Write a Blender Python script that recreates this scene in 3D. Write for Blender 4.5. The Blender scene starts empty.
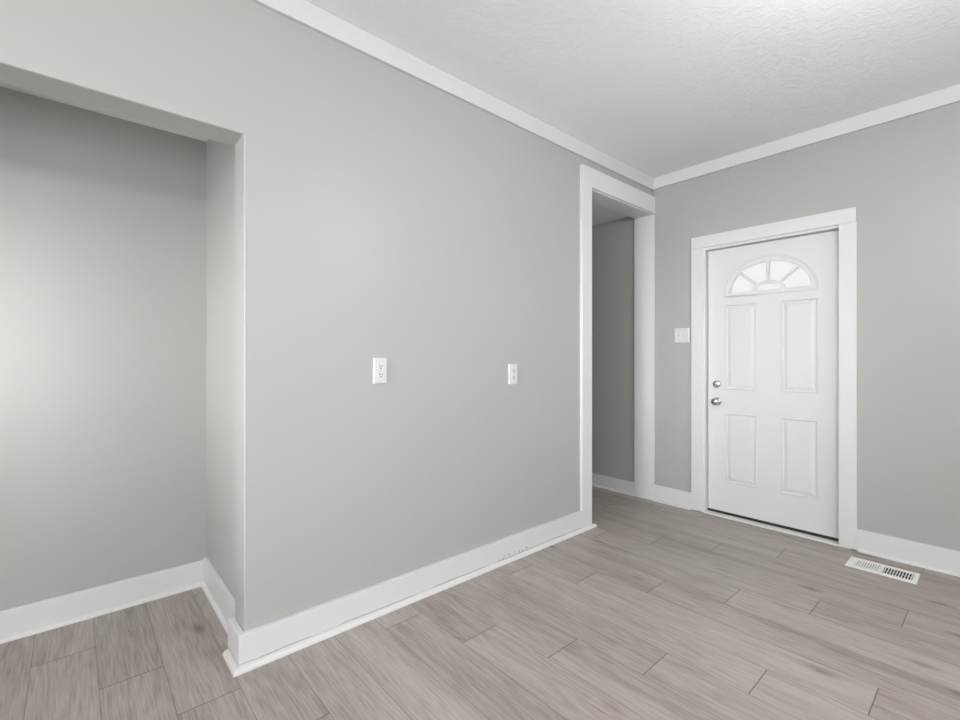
import bpy, bmesh, math, random
from mathutils import Vector, Matrix
PI = math.pi
S = bpy.context.scene
C = S.collection
random.seed(4)

# ------------------------------------------------------------------ camera
cd = bpy.data.cameras.new('camera')
cd.sensor_width = 36.0
cd.lens = 461.75 / 960 * 36.0
cd.shift_y = -2.77 / 960
cd.clip_start = 0.02
cam = bpy.data.objects.new('camera', cd)
cam.location = (2.001, -3.7443, 1.2285)
cam.rotation_euler = (PI / 2, 0, 0.8485)
C.objects.link(cam)
S.camera = cam

# ------------------------------------------------------------------ world (overcast daylight outside)
w = bpy.data.worlds.new('world')
S.world = w
w.use_nodes = True
w.node_tree.nodes['Background'].inputs[0].default_value = (0.97, 0.97, 0.965, 1)
w.node_tree.nodes['Background'].inputs[1].default_value = 1.0

# ------------------------------------------------------------------ lights and exposure
def area(name, loc, rot, sx, sy, power, color, spread=PI):
    l = bpy.data.lights.new(name, 'AREA')
    l.shape = 'RECTANGLE'
    l.size, l.size_y = sx, sy
    l.energy = power
    l.color = color
    l.spread = spread
    o = bpy.data.objects.new(name, l)
    o.location = loc
    o.rotation_euler = rot
    C.objects.link(o)
    return o
def point(name, loc, power, color, r=0.1):
    l = bpy.data.lights.new(name, 'POINT')
    l.energy = power
    l.color = color
    l.shadow_soft_size = r
    o = bpy.data.objects.new(name, l)
    o.location = loc
    C.objects.link(o)
    return o

COOL = (0.92, 0.955, 1.0)
WARM = (1.0, 0.995, 0.975)
P_SOUTH, P_EAST, P_ALCOVE, P_LAMP, P_REAR = 4, 41, 5.3, 28, 74
P_NORTHEAST = 14
P_DOORWAY = 6.0
area('daylight_south', (1.9, -6.12, 1.55), (PI / 2, 0, 0), 1.05, 1.3, P_SOUTH, COOL)
area('daylight_east', (3.72, -4.3, 1.2), (PI / 2, 0, PI / 2), 1.0, 1.0, P_EAST, COOL)
area('northeast_fill_light', (3.72, -1.45, 1.3), (PI / 2, 0, PI / 2), 1.2, 1.3, P_NORTHEAST, COOL)  # added fill, lifts the far corner and ceiling
area('daylight_south_door', (0.78, -6.14, 1.25), (PI / 2, 0, math.radians(6.5)), 0.8, 1.8, P_DOORWAY, COOL, math.radians(32))
area('daylight_alcove', (-0.55, -4.80, 1.27), (PI / 2, 0, math.radians(7)), 0.45, 0.62, P_ALCOVE, (1, .995, .98), math.radians(95))
point('ceiling_lamp_light', (1.95, -1.90, 2.25), P_LAMP, WARM, 0.16)
point('rear_fill_light', (2.7, -4.9, 2.3), P_REAR, WARM, 0.14)  # added fill behind the camera, not a known fixture

S.view_settings.view_transform = 'Standard'
S.view_settings.look = 'None'
S.view_settings.gamma = 1.0
S.view_settings.use_curve_mapping = False
S.view_settings.exposure = 0.0

# ------------------------------------------------------------------ node helpers
class NT:
    def __init__(s, name):
        s.m = bpy.data.materials.new(name)
        s.m.use_nodes = True
        s.t = s.m.node_tree
        s.b = s.t.nodes['Principled BSDF']
    def n(s, typ, **kw):
        o = s.t.nodes.new(typ)
        for k, v in kw.items():
            setattr(o, k, v)
        return o
    def put(s, sock, v):
        if isinstance(v, bpy.types.NodeSocket):
            s.t.links.new(v, sock)
        else:
            sock.default_value = v
    def math(s, op, a, b=0.0, c=None, clamp=False):
        o = s.n('ShaderNodeMath', operation=op, use_clamp=clamp)
        s.put(o.inputs[0], a)
        s.put(o.inputs[1], b)
        if c is not None:
            s.put(o.inputs[2], c)
        return o.outputs[0]
    def vec(s, x, y, z):
        o = s.n('ShaderNodeCombineXYZ')
        for i, v in enumerate((x, y, z)):
            s.put(o.inputs[i], v)
        return o.outputs[0]
    def noise(s, v, scale, detail=3, rough=0.55, dist=0.0):
        o = s.n('ShaderNodeTexNoise')
        s.put(o.inputs['Vector'], v)
        o.inputs['Scale'].default_value = scale
        o.inputs['Detail'].default_value = detail
        o.inputs['Roughness'].default_value = rough
        o.inputs['Distortion'].default_value = dist
        return o.outputs[0]
    def ramp(s, f, stops):
        o = s.n('ShaderNodeValToRGB')
        e = o.color_ramp.elements
        while len(e) < len(stops):
            e.new(0.5)
        for i, (p, c) in enumerate(stops):
            e[i].position = p
            e[i].color = (c if isinstance(c, tuple) else (c, c, c)) + (1,)
        s.put(o.inputs[0], f)
        return o.outputs[0]
    def mix(s, f, a, b, mode='MIX'):
        o = s.n('ShaderNodeMix', data_type='RGBA', blend_type=mode)
        s.put(o.inputs[0], f)
        for i, v in ((6, a), (7, b)):
            if isinstance(v, tuple) and len(v) == 3:
                v = v + (1,)
            s.put(o.inputs[i], v)
        return o.outputs[2]
    def rng(s, f, a, b, c, d):
        o = s.n('ShaderNodeMapRange')
        s.put(o.inputs[0], f)
        for i, v in enumerate((a, b, c, d)):
            o.inputs[i + 1].default_value = v
        return o.outputs[0]
    def pos(s):
        g = s.n('ShaderNodeNewGeometry')
        return g.outputs['Position']
    def bump(s, h, strength, dist):
        o = s.n('ShaderNodeBump')
        o.inputs['Strength'].default_value = strength
        o.inputs['Distance'].default_value = dist
        s.put(o.inputs['Height'], h)
        s.t.links.new(o.outputs[0], s.b.inputs['Normal'])
    def base(s, v):
        if isinstance(v, tuple):
            v = v + (1,)
        s.put(s.b.inputs['Base Color'], v)

def paint(name, col, rough, bscale, bstr, bdist, var=0.03, spec=0.5):
    m = NT(name)
    p = m.pos()
    f = m.noise(p, 2.3, 2)
    a = tuple(c * (1 - var) for c in col)
    b = tuple(min(1, c * (1 + var)) for c in col)
    m.base(m.mix(f, a, b))
    m.b.inputs['Roughness'].default_value = rough
    m.b.inputs['Specular IOR Level'].default_value = spec
    if bstr:
        m.bump(m.noise(p, bscale, 4), bstr, bdist)
    return m.m

M = {}
M['wall'] = paint('wall_paint', (0.442, 0.449, 0.431), 0.42, 180, 0.12, 0.001, 0.012)
M['trim'] = paint('trim_paint', (0.735, 0.735, 0.74), 0.38, 25, 0.10, 0.002, 0.015)
M['crown'] = paint('crown_paint', (0.69, 0.69, 0.69), 0.5, 25, 0.15, 0.002, 0.015)
M['door'] = paint('door_paint', (0.725, 0.725, 0.73), 0.42, 60, 0.05, 0.001, 0.01)
M['plastic'] = paint('white_plastic', (0.69, 0.69, 0.685), 0.3, 10, 0, 0, 0.0)
M['shadow'] = paint('dark_slot', (0.02, 0.02, 0.02), 0.7, 10, 0, 0, 0.0)
M['rubber'] = paint('dark_rubber', (0.03, 0.03, 0.03), 0.8, 10, 0, 0, 0.0)
M['ventm'] = paint('vent_enamel', (0.86, 0.86, 0.83), 0.35, 10, 0, 0, 0.0)

def metal(name, col, rough):
    m = NT(name)
    m.base(m.mix(m.noise(m.pos(), 60, 2), tuple(c * .9 for c in col), col))
    m.b.inputs['Metallic'].default_value = 1.0
    m.b.inputs['Roughness'].default_value = rough
    return m.m
M['nickel'] = metal('satin_nickel', (0.62, 0.60, 0.57), 0.22)
M['steel'] = metal('hinge_steel', (0.55, 0.54, 0.52), 0.4)

# ceiling: hand-trowelled white texture
m = NT('ceiling_texture')
p = m.pos()
h1 = m.noise(p, 22, 5, 0.6, 1.2)
h2 = m.noise(p, 75, 3, 0.6, 0.4)
hh = m.math('ADD', m.math('MULTIPLY', m.rng(h1, .42, .62, 0, 1), 1.0), m.math('MULTIPLY', h2, 0.7))
m.base(m.mix(m.noise(p, 1.5, 2), (0.83, 0.83, 0.835), (0.86, 0.86, 0.865)))
m.b.inputs['Roughness'].default_value = 0.8
m.bump(hh, 0.38, 0.003)
M['ceiling'] = m.m

M['scuffed'] = paint('scuffed_trim_paint', (0.72, 0.725, 0.735), 0.4, 14, 0.3, 0.004, 0.05)
# painted skirting with chipped paint just above the shoe moulding
m = NT('chipped_trim_paint')
p = m.pos()
sp = m.n('ShaderNodeSeparateXYZ')
m.put(sp.inputs[0], p)
X, Y, Z = sp.outputs
wav = m.math('ADD', 0.0245, m.math('MULTIPLY', m.math('SUBTRACT', m.noise(p, 7, 3), 0.5), 0.018))
dz = m.math('ABSOLUTE', m.math('SUBTRACT', Z, wav))
line = m.math('LESS_THAN', dz, m.math('MULTIPLY', m.rng(m.noise(m.vec(m.math('MULTIPLY', Y, 6), 3.1, 0), 1.0, 3), .34, .52, 0, 1), 0.0026))
inr = m.math('MULTIPLY', m.math('GREATER_THAN', Y, -1.86), m.math('LESS_THAN', Y, -1.60))
zr = m.math('MULTIPLY', m.math('GREATER_THAN', Z, 0.024), m.math('LESS_THAN', Z, 0.046))
ch = m.math('GREATER_THAN', m.noise(m.vec(0, m.math('MULTIPLY', Y, 0.35), Z), 130, 3), 0.57)
chip = m.math('MULTIPLY', m.math('MULTIPLY', inr, zr), ch)
col = m.mix(m.noise(p, 4, 3), (0.69, 0.695, 0.705), (0.73, 0.73, 0.74))
col = m.mix(m.math('MULTIPLY', line, 0.7), col, (0.30, 0.29, 0.28))
col = m.mix(m.math('MULTIPLY', chip, 0.85), col, (0.16, 0.13, 0.11))
m.base(col)
m.b.inputs['Roughness'].default_value = 0.4
m.bump(m.noise(p, 14, 4), 0.25, 0.004)
M['chipped'] = m.m

# vinyl plank floor: planks along x, 0.1975 wide, 1.23 long, quarter-length stagger
m = NT('oak_vinyl_planks')
p = m.pos()
sp = m.n('ShaderNodeSeparateXYZ')
m.put(sp.inputs[0], p)
X, Y, Z = sp.outputs
PW, PL = 0.1975, 1.231
yy = m.math('DIVIDE', m.math('ADD', Y, 3.87), PW)
row = m.math('FLOOR', yy)
fy = m.math('SUBTRACT', yy, row)
xs = m.math('DIVIDE', m.math('SUBTRACT', m.math('ADD', m.math('SUBTRACT', X, 0.462), m.math('MULTIPLY', m.math('MAXIMUM', m.math('SUBTRACT', 3.0, row), 0.0), 0.028)), m.math('MULTIPLY', m.math('SUBTRACT', row, 3), PL / 4)), PL)
colm = m.math('FLOOR', xs)
fx = m.math('SUBTRACT', xs, colm)
wn = m.n('ShaderNodeTexWhiteNoise', noise_dimensions='3D')
m.put(wn.inputs['Vector'], m.vec(row, colm, 2.7))
r1 = wn.outputs['Value']
wc = m.n('ShaderNodeSeparateColor')
m.put(wc.inputs[0], wn.outputs['Color'])
r2, r3 = wc.outputs[1], wc.outputs[2]
ox = m.math('MULTIPLY', r1, 53.0)
oy = m.math('MULTIPLY', r2, 31.0)
gx = m.math('ADD', X, ox)
gy = m.math('ADD', Y, oy)
broad = m.noise(m.vec(m.math('MULTIPLY', gx, 0.8), m.math('MULTIPLY', gy, 9.0), r3), 1.0, 4, 0.55, 0.6)
# cathedral rings
warp = m.noise(m.vec(m.math('MULTIPLY', gx, 0.75), m.math('MULTIPLY', gy, 6.0), 1.0), 1.0, 3, 0.5)
ringc = m.math('FRACT', m.math('MULTIPLY', warp, 13.0))
ring = m.math('ABSOLUTE', m.math('SUBTRACT', ringc, 0.5))
fine = m.noise(m.vec(m.math('MULTIPLY', gx, 7.0), m.math('MULTIPLY', gy, 150.0), 0.0), 1.0, 3, 0.6)
pore = m.noise(m.vec(m.math('MULTIPLY', gx, 22.0), m.math('MULTIPLY', gy, 320.0), 4.0), 1.0, 2, 0.6)
vor = m.n('ShaderNodeTexVoronoi')
m.put(vor.inputs['Vector'], m.vec(m.math('MULTIPLY', gx, 1.9), m.math('MULTIPLY', gy, 4.2), 0.0))
vor.inputs['Scale'].default_value = 1.0
knot = m.rng(vor.outputs['Distance'], 0.0, 0.13, 1.0, 0.0)
t = m.math('ADD', m.math('MULTIPLY', m.math('SUBTRACT', broad, 0.5), 0.80), 0.5)
t = m.math('ADD', t, m.math('MULTIPLY', m.math('SUBTRACT', r1, 0.5), 0.24))
t = m.math('ADD', t, m.math('MULTIPLY', m.math('SUBTRACT', fine, 0.5), 1.1))
t = m.math('ADD', t, m.math('MULTIPLY', m.math('SUBTRACT', ring, 0.25), 0.32))
t = m.math('ADD', t, m.math('MULTIPLY', m.rng(pore, .60, .72, 0, 1), -0.12))
t = m.math('SUBTRACT', t, m.math('MULTIPLY', knot, 0.5), clamp=True)
colr = m.ramp(t, [(0.0, (0.205, 0.166, 0.133)), (0.35, (0.342, 0.302, 0.268)), (0.6, (0.425, 0.384, 0.350)), (1.0, (0.535, 0.495, 0.460))])
colr = m.mix(m.math('MULTIPLY', r3, 0.35), colr, m.mix(1.0, colr, (1.03, 1.0, 0.93), 'MULTIPLY'))
ey = m.math('MULTIPLY', m.math('MINIMUM', fy, m.math('SUBTRACT', 1.0, fy)), PW)
ex = m.math('MULTIPLY', m.math('MINIMUM', fx, m.math('SUBTRACT', 1.0, fx)), PL)
sy_ = m.rng(ey, 0.0006, 0.0018, 1.0, 0.0)
sx_ = m.rng(ex, 0.0010, 0.0024, 1.0, 0.0)
seam = m.math('MAXIMUM', m.math('MULTIPLY', sy_, 0.55), m.math('MULTIPLY', sx_, 0.85))
m.base(m.mix(seam, colr, (0.07, 0.06, 0.05)))
m.b.inputs['Roughness'].default_value = 0.42
m.put(m.b.inputs['Roughness'], m.rng(fine, 0.3, 0.7, 0.36, 0.5))
hgt = m.math('SUBTRACT', m.math('MULTIPLY', fine, 0.25), seam)
m.bump(hgt, 0.25, 0.001)
M['floor'] = m.m

# glass: thin pane, mostly clear
m = NT('window_glass')
tr = m.n('ShaderNodeBsdfTransparent')
tr.inputs[0].default_value = (0.98, 0.98, 0.98, 1)
gl = m.n('ShaderNodeBsdfGlossy')
gl.inputs['Roughness'].default_value = 0.05
fr = m.n('ShaderNodeFresnel')
fr.inputs[0].default_value = 1.45
mx = m.n('ShaderNodeMixShader')
m.put(mx.inputs[0], fr.outputs[0])
m.put(mx.inputs[1], tr.outputs[0])
m.put(mx.inputs[2], gl.outputs[0])
out = [n for n in m.t.nodes if n.type == 'OUTPUT_MATERIAL'][0]
m.t.links.new(mx.outputs[0], out.inputs[0])
M['glass'] = m.m

# ------------------------------------------------------------------ mesh helpers
def box(bm, x0, x1, y0, y1, z0, z1):
    v = [bm.verts.new(q) for q in ((x0, y0, z0), (x1, y0, z0), (x1, y1, z0), (x0, y1, z0),
                                   (x0, y0, z1), (x1, y0, z1), (x1, y1, z1), (x0, y1, z1))]
    for f in ((3, 2, 1, 0), (4, 5, 6, 7), (0, 1, 5, 4), (1, 2, 6, 5), (2, 3, 7, 6), (3, 0, 4, 7)):
        bm.faces.new([v[i] for i in f])
def prism(bm, pts, axis, a, b):
    """polygon pts (2D) extruded along axis from a to b"""
    def mk(p, t):
        return {'x': (t, p[0], p[1]), 'y': (p[0], t, p[1]), 'z': (p[0], p[1], t)}[axis]
    A = [bm.verts.new(mk(p, a)) for p in pts]
    B = [bm.verts.new(mk(p, b)) for p in pts]
    n = len(pts)
    bm.faces.new(A)
    bm.faces.new(B[::-1])
    for i in range(n):
        bm.faces.new((A[i], B[i], B[(i + 1) % n], A[(i + 1) % n]))
def lathe(bm, prof, seg=24, mat=None):
    """profile (r, h) turned about z, then placed with matrix"""
    rings = []
    for r, h in prof:
        rings.append([bm.verts.new((r * math.cos(2 * PI * i / seg), r * math.sin(2 * PI * i / seg), h)) for i in range(seg)])
    for a, b in zip(rings, rings[1:]):
        for i in range(seg):
            bm.faces.new((a[i], a[(i + 1) % seg], b[(i + 1) % seg], b[i]))
    bm.faces.new(rings[0][::-1])
    bm.faces.new(rings[-1])
    if mat:
        vs = [v for r in rings for v in r]
        bmesh.ops.transform(bm, matrix=mat, verts=vs)
def obj(name, bm, mat, parent=None, bevel=0.0, seg=2, smooth=False):
    bmesh.ops.recalc_face_normals(bm, faces=bm.faces)
    me = bpy.data.meshes.new(name)
    bm.to_mesh(me)
    bm.free()
    me.materials.append(mat)
    o = bpy.data.objects.new(name, me)
    C.objects.link(o)
    if parent:
        o.parent = parent
    if bevel:
        md = o.modifiers.new('bevel', 'BEVEL')
        md.width = bevel
        md.segments = seg
        md.limit_method = 'ANGLE'
        md.angle_limit = math.radians(40)
        smooth = True
    if smooth:
        for f in me.polygons:
            f.use_smooth = True
        if bevel:
            md.harden_normals = True
    return o
def B():
    return bmesh.new()
def tag(o, label=None, cat=None, group=None, kind=None):
    if label: o['label'] = label
    if cat: o['category'] = cat
    if group: o['group'] = group
    if kind: o['kind'] = kind
    return o
def struct(o, label, cat):
    return tag(o, label, cat, kind='structure')
def empty(name, loc, rz=0):
    o = bpy.data.objects.new(name, None)
    o.empty_display_size = 0.1
    C.objects.link(o)
    o.location = loc
    o.rotation_euler = (0, 0, rz)
    return o
def shape2d(name, outer, holes, thick, mat, parent=None, bevel=0.0):
    """flat outline with holes in the xz plane; front face at y=0, back at y=thick"""
    cu = bpy.data.curves.new(name, 'CURVE')
    cu.dimensions = '2D'
    cu.fill_mode = 'BOTH'
    cu.extrude = thick / 2 - bevel
    cu.bevel_depth = bevel
    cu.bevel_resolution = 1
    cu.offset = -bevel
    for pts in [outer] + holes:
        s = cu.splines.new('POLY')
        s.points.add(len(pts) - 1)
        for i, p in enumerate(pts):
            s.points[i].co = (p[0], p[1], 0, 1)
        s.use_cyclic_u = True
    tmp = bpy.data.objects.new(name, cu)
    C.objects.link(tmp)
    dg = bpy.context.evaluated_depsgraph_get()
    me = bpy.data.meshes.new_from_object(tmp.evaluated_get(dg))
    bpy.data.objects.remove(tmp)
    me.transform(Matrix.Translation((0, thick / 2, 0)) @ Matrix.Rotation(PI / 2, 4, 'X'))
    me.name = name
    me.materials.clear()
    me.materials.append(mat)
    o = bpy.data.objects.new(name, me)
    C.objects.link(o)
    if parent:
        o.parent = parent
    return o

# ------------------------------------------------------------------ room dimensions
H = 2.7606                 # ceiling
XR, YS = 3.75, -6.15       # right wall, wall behind the camera
T = 0.145                  # thickness of the left wall
YC, ZO = -3.2333, 2.1173   # alcove opening
YA, ZD = -0.9081, 2.4617   # hall doorway

# floor
b = B(); box(b, -2.7, XR + .1, YS - .1, 0.20, -0.1, 0)
struct(obj('floor', b, M['floor']), 'grey-brown wood-look plank floor running under every wall', 'floor')
b = B(); box(b, -0.145, XR + .1, YS - .1, 0.16, H, H + .1)
struct(obj('ceiling', b, M['ceiling']), 'white stippled ceiling of the main room', 'ceiling')

# left wall: one slab with the alcove opening and the hall doorway cut out
b = B()
prism(b, [(YS, 0), (-4.95, 0), (-4.95, ZO), (YC, ZO), (YC, 0), (YA, 0), (YA, ZD), (-0.0, ZD), (-0.0, H), (YS, H)], 'x', -T, 0)
o = obj('wall_left', b, M['wall'], bevel=0.006, seg=3)
struct(o, 'long grey-green wall holding the two power outlets', 'wall')

# back wall with the front door; continues into the hall
DX0, DX1, DZ = 0.42, 1.375, 2.105
b = B()
prism(b, [(-2.7, 0), (DX0, 0), (DX0, DZ), (DX1, DZ), (DX1, 0), (XR, 0), (XR, H), (-2.7, H)], 'y', 0, 0.15)
struct(obj('wall_back', b, M['wall']), 'grey-green wall around the white front door', 'wall')

# right wall and wall behind the camera, each with a window, plus one added for fill light
b = B()
for y0, y1, z0, z1 in ((YS, -4.85, 0, H), (-4.85, -3.75, 0, .65), (-4.85, -3.75, 1.75, H), (-3.75, -2.10, 0, H), (-2.10, -.80, 0, .60), (-2.10, -.80, 2.0, H), (-.80, 0, 0, H)):
    box(b, XR, XR + .1, y0, y1, z0, z1)
struct(obj('wall_right', b, M['wall']), 'plain grey wall on the right of the room, behind the camera', 'wall')
b = B()
for x0, x1, z0, z1 in ((-.145, .36, 0, H), (.36, 1.18, 2.17, H), (1.18, 1.3, 0, H), (1.3, 2.5, 0, .85), (1.3, 2.5, 2.25, H), (2.5, XR + .1, 0, H)):
    box(b, x0, x1, YS - .1, YS, z0, z1)
struct(obj('wall_front', b, M['wall']), 'plain grey wall behind the camera', 'wall')

# alcove shell
AX, AY = -0.8688, -3.2001
b = B(); box(b, AX - .1, AX, -5.3, AY + .1, 0, 2.5)
struct(obj('wall_alcove_back', b, M['wall']), 'shaded grey wall at the back of the left alcove', 'wall')
b = B(); box(b, AX, -T, AY, AY + .1, 0, 2.5)
struct(obj('wall_alcove_right', b, M['wall']), 'narrow grey side wall on the right of the alcove', 'wall')
b = B(); box(b, AX, -T, -4.95, -4.85, 0, .72); box(b, AX, -T, -4.95, -4.85, 1.72, 2.5); box(b, AX, -.78, -4.95, -4.85, .72, 1.72); box(b, -.22, -T, -4.95, -4.85, .72, 1.72)
struct(obj('wall_alcove_left', b, M['wall']), 'grey side wall on the unseen left of the alcove', 'wall')
b = B(); box(b, AX, -T, -5.2, AY, 2.4, 2.5)
struct(obj('ceiling_alcove', b, M['ceiling']), 'white ceiling over the alcove', 'ceiling')

# hall shell
b = B(); box(b, -2.7, -T, -1.7, 0, 2.490, 2.59)
struct(obj('ceiling_hall', b, M['ceiling']), 'lower white ceiling of the hall beyond the doorway', 'ceiling')
b = B(); box(b, -2.8, -2.7, -1.7, 0, 0, 2.59)
struct(obj('wall_hall_left', b, M['wall']), 'grey end wall of the hall beyond the doorway', 'wall')
b = B(); box(b, -2.7, -T, -1.8, -1.7, 0, 2.59)
struct(obj('wall_hall_front', b, M['wall']), 'grey near side wall of the hall beyond the doorway', 'wall')

# ------------------------------------------------------------------ crown boards
b = B(); box(b, 0.0, 0.018, YS, -0.018, 2.6615, H)
struct(obj('trim_1', b, M['crown'], bevel=0.002), 'flat white crown board along the top of the long left wall', 'crown moulding')
b = B(); box(b, 0.0, XR, -0.018, 0.0, 2.6676, H)
struct(obj('trim_2', b, M['trim'], bevel=0.002), 'flat white crown board along the top of the door wall', 'crown moulding')

# ------------------------------------------------------------------ skirtings
def quarter(r, h):
    """shoe moulding section: (out, up)"""
    return [(0, 0), (r, 0), (r, h * .35)] + [(r * math.cos(a), h * .35 + h * .65 * math.sin(a)) for a in (0.5, 0.9, 1.25)] + [(0, h)]
def shoe_y(parent, x, sgn, y0, y1, r=0.02, h=0.02, lx=None):     # runs along y, sticks out in x
    b = B(); prism(b, [(x + sgn * o_, z) for o_, z in quarter(r, h)], 'y', y0, y1)
    for v in b.verts: pass
    return obj('shoe_moulding', b, M['trim'], parent, smooth=False)
def shoe_x(parent, y, x0, x1, r=0.015, h=0.018):                 # runs along x, sticks out toward -y
    b = B(); prism(b, [(y - o_, z) for o_, z in quarter(r, h)], 'x', x0, x1)
    return obj('shoe_moulding', b, M['trim'], parent)

BA, BAH = 0.027, 0.138
b = B()
prism(b, [(-T, YC), (-T, YC - BA), (BA, YC - BA), (BA, -1.0350), (0, -1.0350), (0, YC)], 'z', 0, BAH)
bl = struct(obj('baseboard_left', b, M['chipped'], bevel=0.004), 'tall white baseboard with chipped paint wrapping the alcove corner', 'baseboard')
# its shoe moulding wraps the corner too
R_ = 0.023
b = B()
q = quarter(R_, 0.019)
A_ = [b.verts.new((-0.128, YC - BA - o_, z)) for o_, z in q]
Bv = [b.verts.new((BA + o_, YC - BA - o_, z)) for o_, z in q]
Cv = [b.verts.new((BA + o_, -0.895, z)) for o_, z in q]
n_ = len(q)
b.faces.new(A_); b.faces.new(Cv)
for P_, Q_ in ((A_, Bv), (Bv, Cv)):
    for i in range(n_):
        b.faces.new((P_[i], P_[(i + 1) % n_], Q_[(i + 1) % n_], Q_[i]))
obj('shoe_moulding', b, M['trim'], bl, bevel=0.0015)

b = B(); box(b, AX, AX + .015, -4.85, AY, 0, 0.133)
ba = struct(obj('baseboard_alcove_back', b, M['scuffed'], bevel=0.003), 'white baseboard at the foot of the alcove back wall', 'baseboard')
shoe_y(ba, AX + .015, 1, -4.85, AY - .03, 0.015, 0.018)
b = B(); box(b, AX + .015, -T + .001, AY - .016, AY, 0, 0.150)
bs = struct(obj('baseboard_alcove_right', b, M['scuffed'], bevel=0.003), 'short scuffed white baseboard on the alcove side wall', 'baseboard')
shoe_x(bs, AY - .016, AX + .015, -T, 0.015, 0.018)

b = B(); box(b, 0.0185, 0.3384, -.015, 0, 0, 0.1375)
bb1 = struct(obj('baseboard_back_left', b, M['trim'], bevel=0.002), 'short white baseboard between hall doorway and front door', 'baseboard')
shoe_x(bb1, -.015, 0.0185, 0.334)
b = B(); box(b, 1.3819, XR, -.015, 0, 0, 0.1375)
bb2 = struct(obj('baseboard_back_right', b, M['trim'], bevel=0.002), 'white baseboard right of the front door behind the floor vent', 'baseboard')
shoe_x(bb2, -.015, 1.392, XR)
b = B(); box(b, -2.7, -0.1625, -.015, 0, 0, 0.1150)
bb3 = struct(obj('baseboard_hall', b, M['trim'], bevel=0.002), 'white baseboard in the shaded hall beyond the doorway', 'baseboard')
shoe_x(bb3, -.015, -2.7, -0.1625)

# ------------------------------------------------------------------ hall doorway casing
t3 = struct(empty('trim_3', (0, -0.45, 0)), 'tall white casing framing the open hall doorway in the left wall', 'door casing')
def part(name, fn, mat, parent, bevel=0.0, seg=2):
    b = B(); fn(b)
    o = obj(name, b, mat, None, bevel, seg)
    o.data.transform(Matrix.Translation(-Vector(parent.location)))
    o.parent = parent
    return o
part('side_casing', lambda b: box(b, 0, .026, -1.0345, YA - .010, 0, ZD), M['trim'], t3, 0.003)
part('head_casing', lambda b: box(b, 0, .026, -1.0345, -.0005, ZD - .003, 2.6012), M['trim'], t3, 0.003)
part('head_jamb', lambda b: box(b, -.1622, .006, -.908, -.0, 2.4517, 2.4610), M['trim'], t3, 0.0015)
part('side_jamb', lambda b: box(b, -.1622, .0185, -.020, 0, 0, 2.4517), M['trim'], t3, 0.002)
part('side_jamb', lambda b: box(b, -.1622, -.0005, YA - .0005, YA + .006, 0, 2.4517), M['trim'], t3, 0.002)

# ------------------------------------------------------------------ front door casing, jamb, threshold
t4 = struct(empty('trim_4', (0.86, 0, 0)), 'wide flat white casing around the closed front door', 'door casing')
part('side_casing', lambda b: box(b, .3384, .4300, -.018, 0, .006, 2.0900), M['trim'], t4, 0.002)
part('side_casing', lambda b: box(b, 1.2907, 1.3840, -.018, 0, .006, 2.0900), M['trim'], t4, 0.002)
part('head_casing', lambda b: box(b, .3384, 1.3800, -.0185, 0, 2.0905, 2.1840), M['trim'], t4, 0.002)
def jamb(b):
    box(b, .4205, .4405, -.004, .15, 0, 2.098)
    box(b, 1.3545, 1.3745, 0, .15, 0, 2.098)
    box(b, .4405, 1.3545, -.004, .15, 2.0725, 2.098)
part('door_jamb', jamb, M['trim'], t4, 0.0015)
def stop(b):
    box(b, .4405, .4520, .085, .12, .012, 2.08)
    box(b, 1.343, 1.3545, .085, .12, .012, 2.08)
    box(b, .4520, 1.343, .085, .12, 2.060, 2.0725)
part('door_stop', stop, M['trim'], t4, 0.001)
part('threshold', lambda b: box(b, .4405, 1.3545, -.016, .15, 0, .0105), M['ventm'], t4, 0.003)
part('weather_strip', lambda b: box(b, .4405, 1.3545, .050, .085, .0105, .0325), M['rubber'], t4)

# ------------------------------------------------------------------ the front door
SX0, SX1, SZ0, SZ1, SY = 0.4475, 1.3495, 0.033, 2.0680, 0.042
K = (3.7443 + SY) / 3.7443
def dx(x): return 2.001 + (x - 2.001) * K
def dz_(z): return 1.2285 + (z - 1.2285) * K
rect = lambda x0, x1, z0, z1: [(x0, z0), (x1, z0), (x1, z1), (x0, z1)]
panels = [(dx(.588), dx(.808), dz_(.983), dz_(1.632)), (dx(.960), dx(1.180), dz_(.983), dz_(1.632)),
          (dx(.588), dx(.808), dz_(.270), dz_(.806)), (dx(.960), dx(1.180), dz_(.270), dz_(.806))]
fcx, fz = dx(.884), dz_(1.710)
fo = [(fcx + .268 * math.cos(a), fz + .232 * math.sin(a)) for a in [PI * i / 40 for i in range(41)]]
slab = shape2d('door_1', rect(SX0, SX1, SZ0, SZ1), [rect(*p) for p in panels] + [fo], 0.044, M['door'])
slab.location = (0, SY, 0)
struct(slab, 'closed white front door with half-round fan window and four panels', 'door')
# embossed panels: groove, ridge, sloped field
for (x0, x1, z0, z1) in panels:
    b = B()
    prof = [(0, 0.0), (.004, -.004), (.010, -.0035), (.014, .006), (.020, .0065), (.040, -.0005), (.046, -.001)]
    loops = []
    for ins, d in prof:
        loops.append([b.verts.new((x, d, z)) for x, z in rect(x0 + ins, x1 - ins, z0 + ins, z1 - ins)])
    for p_, q_ in zip(loops, loops[1:]):
        for i in range(4):
            b.faces.new((p_[i], p_[(i + 1) % 4], q_[(i + 1) % 4], q_[i]))
    b.faces.new(loops[-1])
    back = [b.verts.new((x, .044, z)) for x, z in rect(x0, x1, z0, z1)]
    for i in range(4):
        b.faces.new((loops[0][i], back[i], back[(i + 1) % 4], loops[0][(i + 1) % 4]))
    b.faces.new(back)
    obj('door_panel', b, M['door'], slab)
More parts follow.
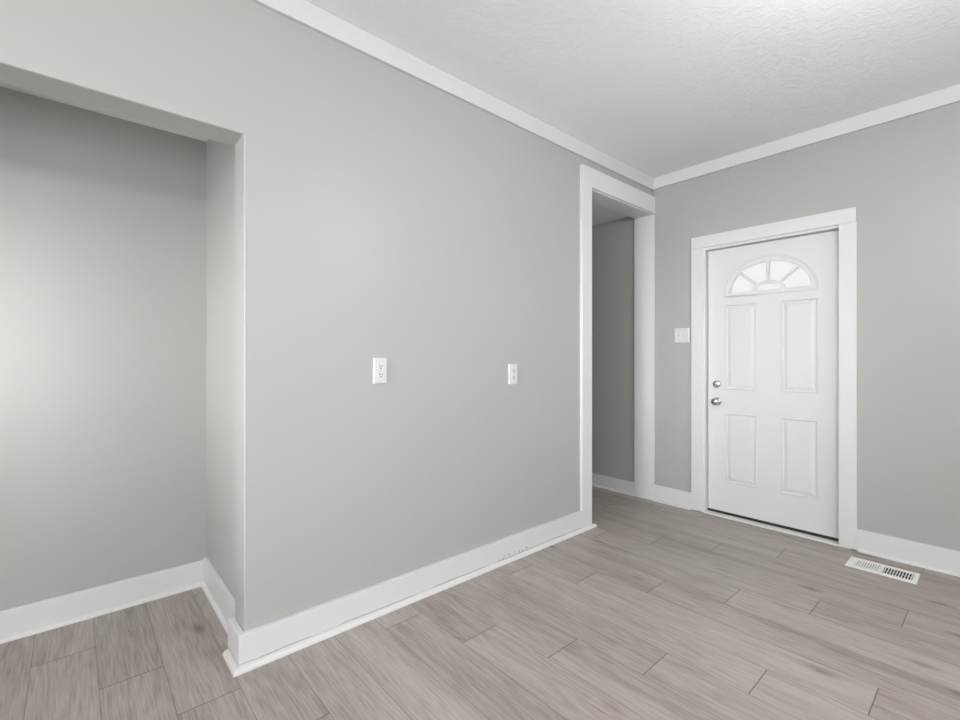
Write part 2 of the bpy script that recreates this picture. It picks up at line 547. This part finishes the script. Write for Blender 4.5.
# fan window
def ell(a_, b_, th): return (fcx + a_ * math.cos(th), fz + b_ * math.sin(th))
holes = []
sect = [(0, PI / 4), (PI / 4, PI / 2), (PI / 2, 3 * PI / 4), (3 * PI / 4, PI)]
for k, (t0, t1) in enumerate(sect):
    o0 = .012 if k else .0; o1 = .0 if k == 3 else .012
    e0, e1 = (.045 if k else .02), (.045 if k < 3 else .02)
    i0, i1 = (.11 if k else .06), (.11 if k < 3 else .06)
    pts = [ell(.262, .208, t0 + e0 + (t1 - e1 - t0 - e0) * i / 10) for i in range(11)]
    pts += [ell(.110, .072, t1 - i1 - (t1 - i1 - t0 - i0) * i / 6) for i in range(7)]
    holes.append(pts)
holes.append([ell(.082, .046, .06 + (PI - .12) * i / 12) for i in range(13)])
zb_ = dz_(1.683)
outer = [(fcx + .300, zb_)] + [(fcx + .300 * math.cos(a), zb_ + .008 + .272 * math.sin(a)) for a in [PI * i / 48 for i in range(49)]] + [(fcx - .300, zb_)]
ff = shape2d('fanlight_frame', outer, holes, 0.012, M['door'], slab, bevel=0.0035)
ff.location = (0, -0.012, 0)
def tube(b, pts, r, closed=True, seg=8):
    n = len(pts); rings = []
    for i, p in enumerate(pts):
        a_ = pts[(i - 1) % n]; c_ = pts[(i + 1) % n]
        tx, tz = c_[0] - a_[0], c_[1] - a_[1]
        l = math.hypot(tx, tz) or 1
        nx, nz = -tz / l, tx / l
        rings.append([b.verts.new((p[0] + nx * r * math.cos(q), -r * math.sin(q), p[1] + nz * r * math.cos(q))) for q in [2 * PI * k / seg for k in range(seg)]])
    for i in range(n if closed else n - 1):
        A1, A2 = rings[i], rings[(i + 1) % n]
        for k in range(seg):
            b.faces.new((A1[k], A1[(k + 1) % seg], A2[(k + 1) % seg], A2[k]))
# rounded lip along the outside of the frame and glazing beads round each pane
lip = [(fcx + .294 * math.cos(a), zb_ + .012 + .262 * math.sin(a)) for a in [PI * i / 48 for i in range(49)]]
b = B(); tube(b, lip, .0055)
o = obj('outer_lip', b, M['door'], ff, smooth=True); o.location = (0, .001, 0)
for pts in holes:
    cx_ = sum(p[0] for p in pts) / len(pts); cz_ = sum(p[1] for p in pts) / len(pts)
    b = B(); tube(b, [(cx_ + (p[0] - cx_) * 1.04, cz_ + (p[1] - cz_) * 1.06) for p in pts], .0035)
    o = obj('glazing_bead', b, M['door'], ff, smooth=True); o.location = (0, .0, 0)
for pts in holes:
    cx_ = sum(p[0] for p in pts) / len(pts); cz_ = sum(p[1] for p in pts) / len(pts)
    g = B()
    prism(g, [(cx_ + (p[0] - cx_) * 1.02, cz_ + (p[1] - cz_) * 1.02) for p in pts], 'y', 0.012, 0.016)
    obj('glass_pane', g, M['glass'], slab)
# knob, deadbolt, latch, hinges
def turned(name, prof, x, y, z, mat, parent, label=None):
    b = B()
    lathe(b, prof, 28, Matrix.Translation((x, y, z)) @ Matrix.Rotation(PI / 2, 4, 'X'))
    o = obj(name, b, mat, parent, smooth=True)
    if label: o['label'] = label
    return o
kx, kz = .516, .8835
kn = turned('door_knob', [(.032, 0), (.032, .004), (.028, .008), (.014, .011), (.0125, .024), (.016, .030), (.026, .037), (.0285, .046), (.027, .054), (.020, .060), (.008, .0615)], kx, 0, kz, M['nickel'], slab, 'round satin nickel knob')
bt = turned('privacy_button', [(.006, .0), (.006, .004), (.004, .0055)], kx, -.061, kz, M['nickel'], kn)
db = turned('deadbolt', [(.030, 0), (.030, .006), (.026, .013), (.020, .0145), (.004, .0145)], kx - .003, 0, 1.018, M['nickel'], slab, 'round satin nickel deadbolt')
b = B(); box(b, kx - .007, kx + .002, -.030, -.014, 1.018 - .017, 1.018 + .017)
obj('thumb_turn', b, M['nickel'], db, bevel=0.002)
b = B(); box(b, SX0 - .0012, SX0, .008, .034, kz - .028, kz + .028)
obj('latch_plate', b, M['steel'], slab)
for z0, z1 in ((1.800, 1.902), (1.010, 1.112), (.205, .305)):
    b = B()
    lathe(b, [(.0035, z0 - .004), (.006, z0), (.006, z1), (.0035, z1 + .004)], 14, Matrix.Translation((1.2905, -.042 + .0175, 0)))
    hg = obj('hinge', b, M['steel'], slab)
    hg.location = (0, 0, 0)

# ------------------------------------------------------------------ power outlets (face +x on the left wall)
def rr(w_, h_, r, n=4):
    pts = []
    for cx_, cy_, a0 in ((w_ / 2 - r, h_ / 2 - r, 0), (-w_ / 2 + r, h_ / 2 - r, PI / 2), (-w_ / 2 + r, -h_ / 2 + r, PI), (w_ / 2 - r, -h_ / 2 + r, 1.5 * PI)):
        pts += [(cx_ + r * math.cos(a0 + PI / 2 * i / n), cy_ + r * math.sin(a0 + PI / 2 * i / n)) for i in range(n + 1)]
    return pts
def plate_mesh(w_, h_):
    """bevelled cover plate standing off +x"""
    b = B()
    loops = []
    for ins, d in ((0, 0), (0, .0045), (.0045, .0088), (.008, .0094)):
        loops.append([b.verts.new((d, p[0], p[1])) for p in rr(w_ - 2 * ins, h_ - 2 * ins, .003)])
    n = len(loops[0])
    for p_, q_ in zip(loops, loops[1:]):
        for i in range(n):
            b.faces.new((p_[i], p_[(i + 1) % n], q_[(i + 1) % n], q_[i]))
    b.faces.new(loops[0]); b.faces.new(loops[-1])
    return b
def outlet(y, z, w_, h_, label):
    t = empty('power_outlet', (0, y, z))
    tag(t, label, 'power outlet', 'outlets on the long left wall')
    obj('cover_plate', plate_mesh(w_, h_), M['plastic'], t)
    for s in (1, -1):
        zc = s * .0205
        b = B()
        pts = []
        for i in range(28):
            a = 2 * PI * i / 28
            pts.append((.0172 * math.cos(a), max(-.0142, min(.0142, .0172 * math.sin(a))) + zc))
        prism(b, pts, 'x', .006, .0112)
        r = obj('receptacle', b, M['plastic'], t, bevel=0.0006, seg=1)
        b = B()
        box(b, .0108, .01135, -.0082, -.0050, zc - .0015, zc + .0090)
        box(b, .0108, .01135, .0050, .0080, zc - .0005, zc + .0080)
        prism(b, [(.0034 * math.cos(2 * PI * i / 12), .0036 * math.sin(2 * PI * i / 12) + zc - .0075) for i in range(12)], 'x', .0108, .01135)
        obj('slot', b, M['shadow'], r, )
    b = B(); lathe(b, [(.0035, .0), (.0035, .0015), (.002, .0022)], 12, Matrix.Translation((.0090, 0, 0)) @ Matrix.Rotation(PI / 2, 4, 'Y'))
    obj('screw', b, M['steel'], t)
    return t
outlet(-2.6285, 1.1625, .074, .125, 'white duplex power outlet nearer the alcove on the left wall')
outlet(-1.7145, 1.1248, .076, .125, 'white duplex power outlet nearer the hall doorway, narrower in view')

# ------------------------------------------------------------------ double light switch (faces -y)
t = empty('light_switch', (.2560, 0, 1.4060), -PI / 2)
tag(t, 'white double toggle light switch beside the front door casing', 'light switch')
obj('cover_plate', plate_mesh(.122, .122), M['plastic'], t)
for s in (-1, 1):
    b = B()
    box(b, .0085, .0100, s * .023 - .006, s * .023 + .006, -.0125, .0125)
    tb = obj('toggle_frame', b, M['plastic'], t, bevel=0.0005, seg=1)
    b = B()
    prism(b, [(.009, -.007), (.009, .007), (.0205, .0105), (.0215, .004)], 'y', s * .023 - .0042, s * .023 + .0042)
    obj('toggle', b, M['plastic'], tb, bevel=0.0008)
    for sz in (-1, 1):
        b = B(); lathe(b, [(.003, 0), (.003, .0012), (.0015, .002)], 10, Matrix.Translation((.0090, s * .023, sz * .0302)) @ Matrix.Rotation(PI / 2, 4, 'Y'))
        obj('screw', b, M['steel'], t)

# ------------------------------------------------------------------ floor vent
vx0, vx1, vy0, vy1 = 1.3815, 1.6880, -.3240, -.1570
t = empty('floor_vent', ((vx0 + vx1) / 2, (vy0 + vy1) / 2, 0))
tag(t, 'white louvred metal floor vent by the baseboard right of the front door', 'floor vent')
hw, hd = (vx1 - vx0) / 2, (vy1 - vy0) / 2
b = B()
def plate(b, x0, x1, y0, y1):
    box(b, x0, x1, y0, y1, .0015, .0060)
ew, ed = .034, .030
bank = [(-hw + ew, -.007), (.007, hw - ew + .013)]
plate(b, -hw, bank[0][0], -hd, hd); plate(b, bank[1][1], hw, -hd, hd)
plate(b, bank[0][0], bank[1][1], -hd, -hd + ed); plate(b, bank[0][0], bank[1][1], hd - ed, hd)
plate(b, bank[0][1], bank[1][0], -hd + ed, hd - ed)
bmesh.ops.remove_doubles(b, verts=b.verts, dist=1e-5)
# sloped outer skirt
lo = [b.verts.new((sx * (hw + .001), sy * (hd + .001), 0)) for sx, sy in ((-1, -1), (1, -1), (1, 1), (-1, 1))]
hi = [b.verts.new((sx * hw, sy * hd, .006)) for sx, sy in ((-1, -1), (1, -1), (1, 1), (-1, 1))]
for i in range(4):
    b.faces.new((lo[i], lo[(i + 1) % 4], hi[(i + 1) % 4], hi[i]))
obj('frame', b, M['ventm'], t)
b = B(); box(b, bank[0][0], bank[1][1], -hd + ed, hd - ed, .0004, .0012)
obj('duct_opening', b, M['shadow'], t)
for k, (x0, x1) in enumerate(bank):
    n = 10
    st = (x1 - x0) / n
    tl = (.0022 if k == 0 else -.0012)
    for i in range(n):
        xc = x0 + st * (i + .5)
        b = B()
        wv = st * (.15 if k == 0 else .16)
        prism(b, [(xc - wv - tl, .0056), (xc + wv - tl, .0056), (xc + wv + tl, .0018), (xc - wv + tl, .0018)], 'y', -hd + ed, hd - ed)
        obj('louvre', b, M['ventm'], t)
b = B(); box(b, bank[0][0], bank[1][1], -.0025, .0025, .0014, .0040)
obj('damper_bar', b, M['steel'], t)

# ------------------------------------------------------------------ windows behind the camera (light sources of the room; the third is added for fill)
def window_frame(name, axis, at, a0, a1, z0, z1, label):
    b = B()
    def bx(p, q, r, s, d0=-.03, d1=.03):
        if axis == 'x': box(b, at + d0, at + d1, p, q, r, s)
        else: box(b, p, q, at + d0, at + d1, r, s)
    w_ = .045
    bx(a0, a0 + w_, z0, z1); bx(a1 - w_, a1, z0, z1); bx(a0 + w_, a1 - w_, z0, z0 + w_); bx(a0 + w_, a1 - w_, z1 - w_, z1)
    return struct(obj(name, b, M['trim']), label, 'window')
window_frame('window_1', 'y', YS - .06, 1.3, 2.5, .85, 2.25, 'white window frame in the wall behind the camera')
window_frame('window_2', 'x', XR + .06, -4.85, -3.75, .65, 1.75, 'white window frame in the right wall behind the camera')
window_frame('added_window_3', 'x', XR + .06, -2.10, -.80, .60, 2.0, 'white frame of an added fill-light window in the right wall beside the door wall')  # unseen window added to hold the northeast fill
